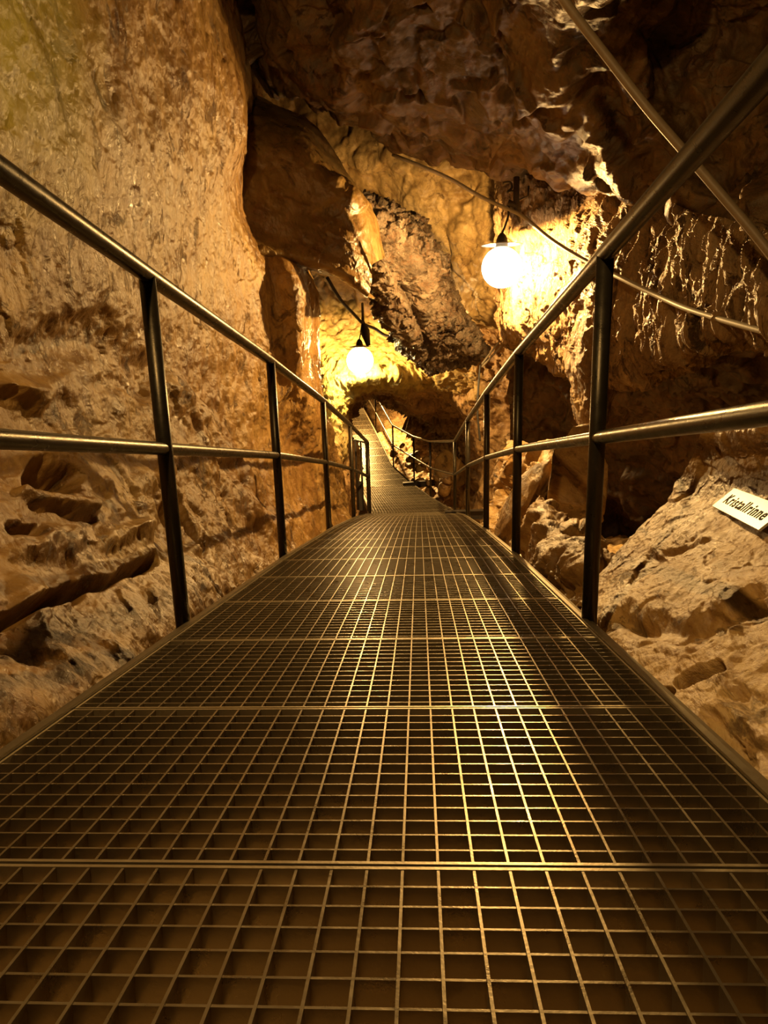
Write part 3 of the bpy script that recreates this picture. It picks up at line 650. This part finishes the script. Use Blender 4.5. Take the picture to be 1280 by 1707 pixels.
# ------------------------------------------------------------------ lamps
def pendant(spec, label, cord_top, shade=(0.20, 0.02, 0.085), cut=True):
    (x, y, z), power, r = spec
    root = empty('pendant_lamp', (x, y, z)); tag(root, label, 'lamp')
    n = 20
    prof = [(max(1e-4, r * math.sin(math.pi * i / n)), -r * math.cos(math.pi * i / n)) for i in range(0, n + 1)]
    MB().lathe((0, 0, 0), prof, 40).build('globe', M_GLOBE, root, True)
    MB().lathe((0, 0, r * 0.93), [(1e-4, 0.0), (0.048, 0.0), (0.052, 0.02), (0.045, 0.07), (0.03, 0.10), (0.012, 0.12), (1e-4, 0.12)], 28).build('socket', M_BLACK, root, True)
    sr, s0, s1 = shade
    MB().lathe((0, 0, 0), [(0.03, s1 + 0.004), (sr, s0), (sr, s0 + 0.004), (0.03, s1 + 0.010)], 36).build('shade', M_ENAMEL, root, True)
    c = Vector(cord_top) - Vector((x, y, z)); a = Vector((0, 0, r + 0.10))
    pts = curve_pts([tuple(a), tuple(a.lerp(c, 0.35) + Vector((0.012, 0, 0))), tuple(a.lerp(c, 0.7) + Vector((0.015, 0, 0))), tuple(c)], 16)
    MB().tube(pts, 0.009, 8).build('cord', M_BLACK, root, True)
    L = bpy.data.lights.new('bulb_light', 'POINT'); L.energy = power; L.color = WARM; L.shadow_soft_size = 0.03
    lo = bpy.data.objects.new('bulb_light', L); COL.objects.link(lo); lo.parent = root; lo.location = (0, 0, r * 0.60)
    return root
pendant(LAMP_NEAR, 'glaring globe lamp hanging in front of the dripstone beside the right railing', at(848, 344, 6.0), shade=(0.17, 0.175, 0.19))
pendant(LAMP_FAR, 'glaring globe lamp hanging above the dark rock arch at the end wall', at(603, 530, 10.0), shade=(0.16, 0.182, 0.198))
pendant(LAMP_TUNNEL, 'globe lamp hidden behind the rock arch above the far ramp', (-1.25, 19.6, 0.0))
pendant(LAMP_BEHIND, 'globe lamp hanging over the near end of the walkway, above the picture', (-0.45, 0.72, 2.5), shade=(0.05, 0.12, 0.13))

# ------------------------------------------------------------------ cables
def cable(name, ctrl, r, mat, label, cat='cable', n=60, seg=10):
    pts = curve_pts([tuple(at(*c)) for c in ctrl], n)
    return tag(MB().tube(pts, r, seg).build(name, mat, None, True), label, cat)
cable('water_hose', [(905, -60, 2.9), (940, 0, 2.95), (1012, 95, 3.0), (1080, 182, 3.0), (1140, 252, 2.95), (1200, 322, 2.9), (1262, 395, 2.85), (1320, 470, 2.8)], 0.0195, M_HOSE,
      'thick brownish hose crossing the dark ceiling behind the right handrail', 'hose')
cable('power_cable', [(655, 258, 6.5), (700, 276, 6.3), (750, 298, 6.2), (800, 327, 6.1), (845, 348, 6.0), (870, 360, 5.85), (920, 400, 5.4), (980, 437, 5.0), (1032, 462, 4.6), (1100, 495, 4.2), (1160, 520, 3.8), (1300, 560, 3.1)], 0.0155, M_CABLE,
      'sagging grey power cable running from ceiling clamp past the right railing')
cable('power_cable', [(545, 462, 9.4), (568, 500, 9.6), (590, 524, 9.8), (606, 540, 9.95), (625, 548, 10.1), (645, 560, 10.2), (668, 556, 10.2)], 0.022, M_DARKSTEEL, 'dark cable leading down to the far globe lamp')
cable('power_cable', [(852, 545, 7.6), (830, 572, 7.9), (803, 607, 8.2)], 0.011, M_CABLE, 'upper of two thin pale cables below the near lamp')
cable('power_cable', [(856, 549, 7.6), (836, 576, 7.9), (803, 612, 8.2)], 0.011, M_CABLE, 'lower of two thin pale cables below the near lamp')
cable('power_cable', [(800, 608, 8.2), (797, 650, 8.2), (796, 690, 8.2), (800, 735, 8.2)], 0.012, M_BLACK, 'black cable hanging vertically in front of the brown back rock')
b = empty('cable_bracket', at(857, 325, 6.0)); tag(b, 'dark iron cable bracket fixed under the ceiling edge above near lamp', 'bracket')
bl = Vector(b.location); w = lambda px, py, d=6.0: tuple(Vector(at(px, py, d)) - bl)
MB().tube([w(861, 296), w(860, 330), w(862, 352), w(868, 372)], [0.026, 0.026, 0.032, 0.012], 10).build('bar', M_DARKSTEEL, b, True)
MB().tube([w(846, 338), w(856, 342), w(866, 350)], 0.028, 10).build('cable_clamp', M_DARKSTEEL, b, True)
MB().tube(curve_pts([w(838, 305), w(850, 304), w(853, 313), w(846, 320), w(856, 318)], 20), 0.010, 8).build('hook', M_DARKSTEEL, b, True)
MB().tube([w(862, 335), w(880, 327), w(881, 310)], 0.008, 8).build('tie_wire', M_DARKSTEEL, b, True)
MB().tube([w(603, 520, 10), w(605, 548, 10)], 0.03, 8).build('stub', M_DARKSTEEL, b) if False else None
hk = empty('lamp_bracket', at(607, 545, 9.95)); tag(hk, 'dark conical bracket holding the far globe lamp', 'bracket')
hl = Vector(hk.location); w2 = lambda px, py, d=9.95: tuple(Vector(at(px, py, d)) - hl)
MB().tube([w2(604, 506, 10.3), w2(605, 536), w2(608, 552), w2(614, 576)], [0.018, 0.02, 0.07, 0.03], 12).build('arm', M_DARKSTEEL, hk, True)

# ------------------------------------------------------------------ sign
def sign():
    n0, a0 = np.array([-0.65, 0.2, 0.73]), at(1000, 1005, 2.24)          # lies on the slope of the slab
    def on(px, py):
        r = at(px, py, 1.0); return Vector(r * float(n0 @ a0 / (n0 @ r) - 0.075))
    TL, BL, BR = on(1207, 818), on(1187, 843), on(1264, 883)
    xa = (BR - BL); wid = xa.length; xa.normalize()
    ya = (TL - BL); hgt = ya.length * 0.98; ya = (ya - xa * ya.dot(xa)).normalized(); za = xa.cross(ya)
    cam_side = -1 if za.dot(BL) > 0 else 1
    za *= cam_side
    root = empty('sign', BL); tag(root, 'small cream name sign lettered in black on the right rock slab', 'sign')
    if cam_side < 0: pass
    root.matrix_world = Matrix(((xa.x, ya.x, za.x, BL.x), (xa.y, ya.y, za.y, BL.y), (xa.z, ya.z, za.z, BL.z), (0, 0, 0, 1)))
    t = 0.006; n = 0.006
    m = MB()
    out = [(0, 0), (wid, 0), (wid, hgt * 0.42), (wid - n, hgt * 0.47), (wid - n, hgt * 0.53), (wid, hgt * 0.58), (wid, hgt), (0, hgt), (0, hgt * 0.58), (n, hgt * 0.53), (n, hgt * 0.47), (0, hgt * 0.42)]
    c = len(out)
    for z in (-t, 0):
        for p in out: m.v.append((p[0], p[1], z))
    m.f = [tuple(range(c))[::-1], tuple(range(c, 2 * c))] + [(k, (k + 1) % c, c + (k + 1) % c, c + k) for k in range(c)]
    m.build('plate', M_SIGN, root)
    cu = bpy.data.curves.new('lettering', 'FONT'); cu.body = 'Kristallrinne'; cu.size = hgt * 0.62; cu.extrude = 0.0004; cu.offset = 0.0008
    cu.align_x = 'CENTER'; cu.space_character = 1.18
    cu.materials.append(M_INK)
    tmp = bpy.data.objects.new('lettering_outline', cu); COL.objects.link(tmp)
    bpy.context.view_layer.update()
    me = bpy.data.meshes.new_from_object(tmp.evaluated_get(bpy.context.evaluated_depsgraph_get()))
    bpy.data.objects.remove(tmp); bpy.data.curves.remove(cu)
    v = np.array([q.co[:] for q in me.vertices]); sx = wid * 0.80 / (v[:, 0].max() - v[:, 0].min())
    me.name = 'lettering'
    if not me.materials: me.materials.append(M_INK)
    lo = bpy.data.objects.new('lettering', me); COL.objects.link(lo); lo.parent = root
    lo.scale = (sx, 1.0, 1); lo.location = (wid * 0.5, hgt * 0.30, 0.0006)
sign()

# ------------------------------------------------------------------ loose boulders and rubble
def boulder(name, cen, size, mat, seed, label, cat='rock', group=None, rot=0.0, sub=4, sharp=0.35):
    import bmesh
    bm = bmesh.new(); bmesh.ops.create_icosphere(bm, subdivisions=sub, radius=1.0)
    v = np.array([q.co[:] for q in bm.verts]); f = [tuple(q.index for q in p.verts) for p in bm.faces]; bm.free()
    rs = np.random.RandomState(seed); d = np.ones(len(v))
    for k in range(9):                                    # cleave with random planes
        nn = rs.normal(size=3); nn /= np.linalg.norm(nn); h = rs.uniform(0.42, 0.78)
        t = v @ nn; over = np.maximum(t - h, 0); v = v - np.outer(over, nn)
    r = np.linalg.norm(v, axis=1, keepdims=True); v = v * (1 + 0.07 * fbm(v * 1.6 + seed, 4, seed)[:, None] + (0.06 * facets(v * 2.5 + seed, seed)[:, None] if sub > 3 else 0) + 0.03 * fbm(v * 6 + seed, 3, seed + 5)[:, None])
    v = v * np.array(size); c, s = math.cos(rot), math.sin(rot)
    v = np.stack([v[:, 0] * c - v[:, 2] * s, v[:, 1], v[:, 0] * s + v[:, 2] * c], 1)
    o = mesh_obj(name, v, f, mat, None, True); o.location = tuple(cen)
    return tag(o, label, cat, group)
boulder('boulder', at(965, 800, 4.6), (0.26, 0.28, 0.40), M_FORE, 4, 'large tan boulder standing in the dark recess behind the right railing', rot=-0.35, sub=5)
boulder('boulder', at(752, 790, 13.2), (0.32, 0.25, 0.50), M_WALL, 9, 'pointed reddish rock standing beyond the corner of the right railing', rot=0.1)
boulder('boulder', at(880, 850, 4.9), (0.16, 0.3, 0.42), M_FORE, 12, 'slanted tan rock leaning behind the second right post', rot=-0.5, sub=5)
rng = random.Random(5)
for k in range(26):
    px = rng.uniform(655, 750); py = 745 + (px - 655) * 0.85 + rng.uniform(-28, 45)
    d = 17.0 - (px - 655) / 95 * 4.4 + rng.uniform(-0.3, 0.3)
    s = rng.uniform(0.07, 0.17)
    boulder('rubble_stone', at(px, py, d - 0.2), (s, s * rng.uniform(0.7, 1.2), s * rng.uniform(0.6, 1.0)), rng.choice([M_FORE, M_WALL, M_BACK]), 300 + k,
            'pale angular rubble stone heaped beside the far ramp', 'rock', 'rubble stones beside the far ramp', rng.uniform(-1, 1), 2)
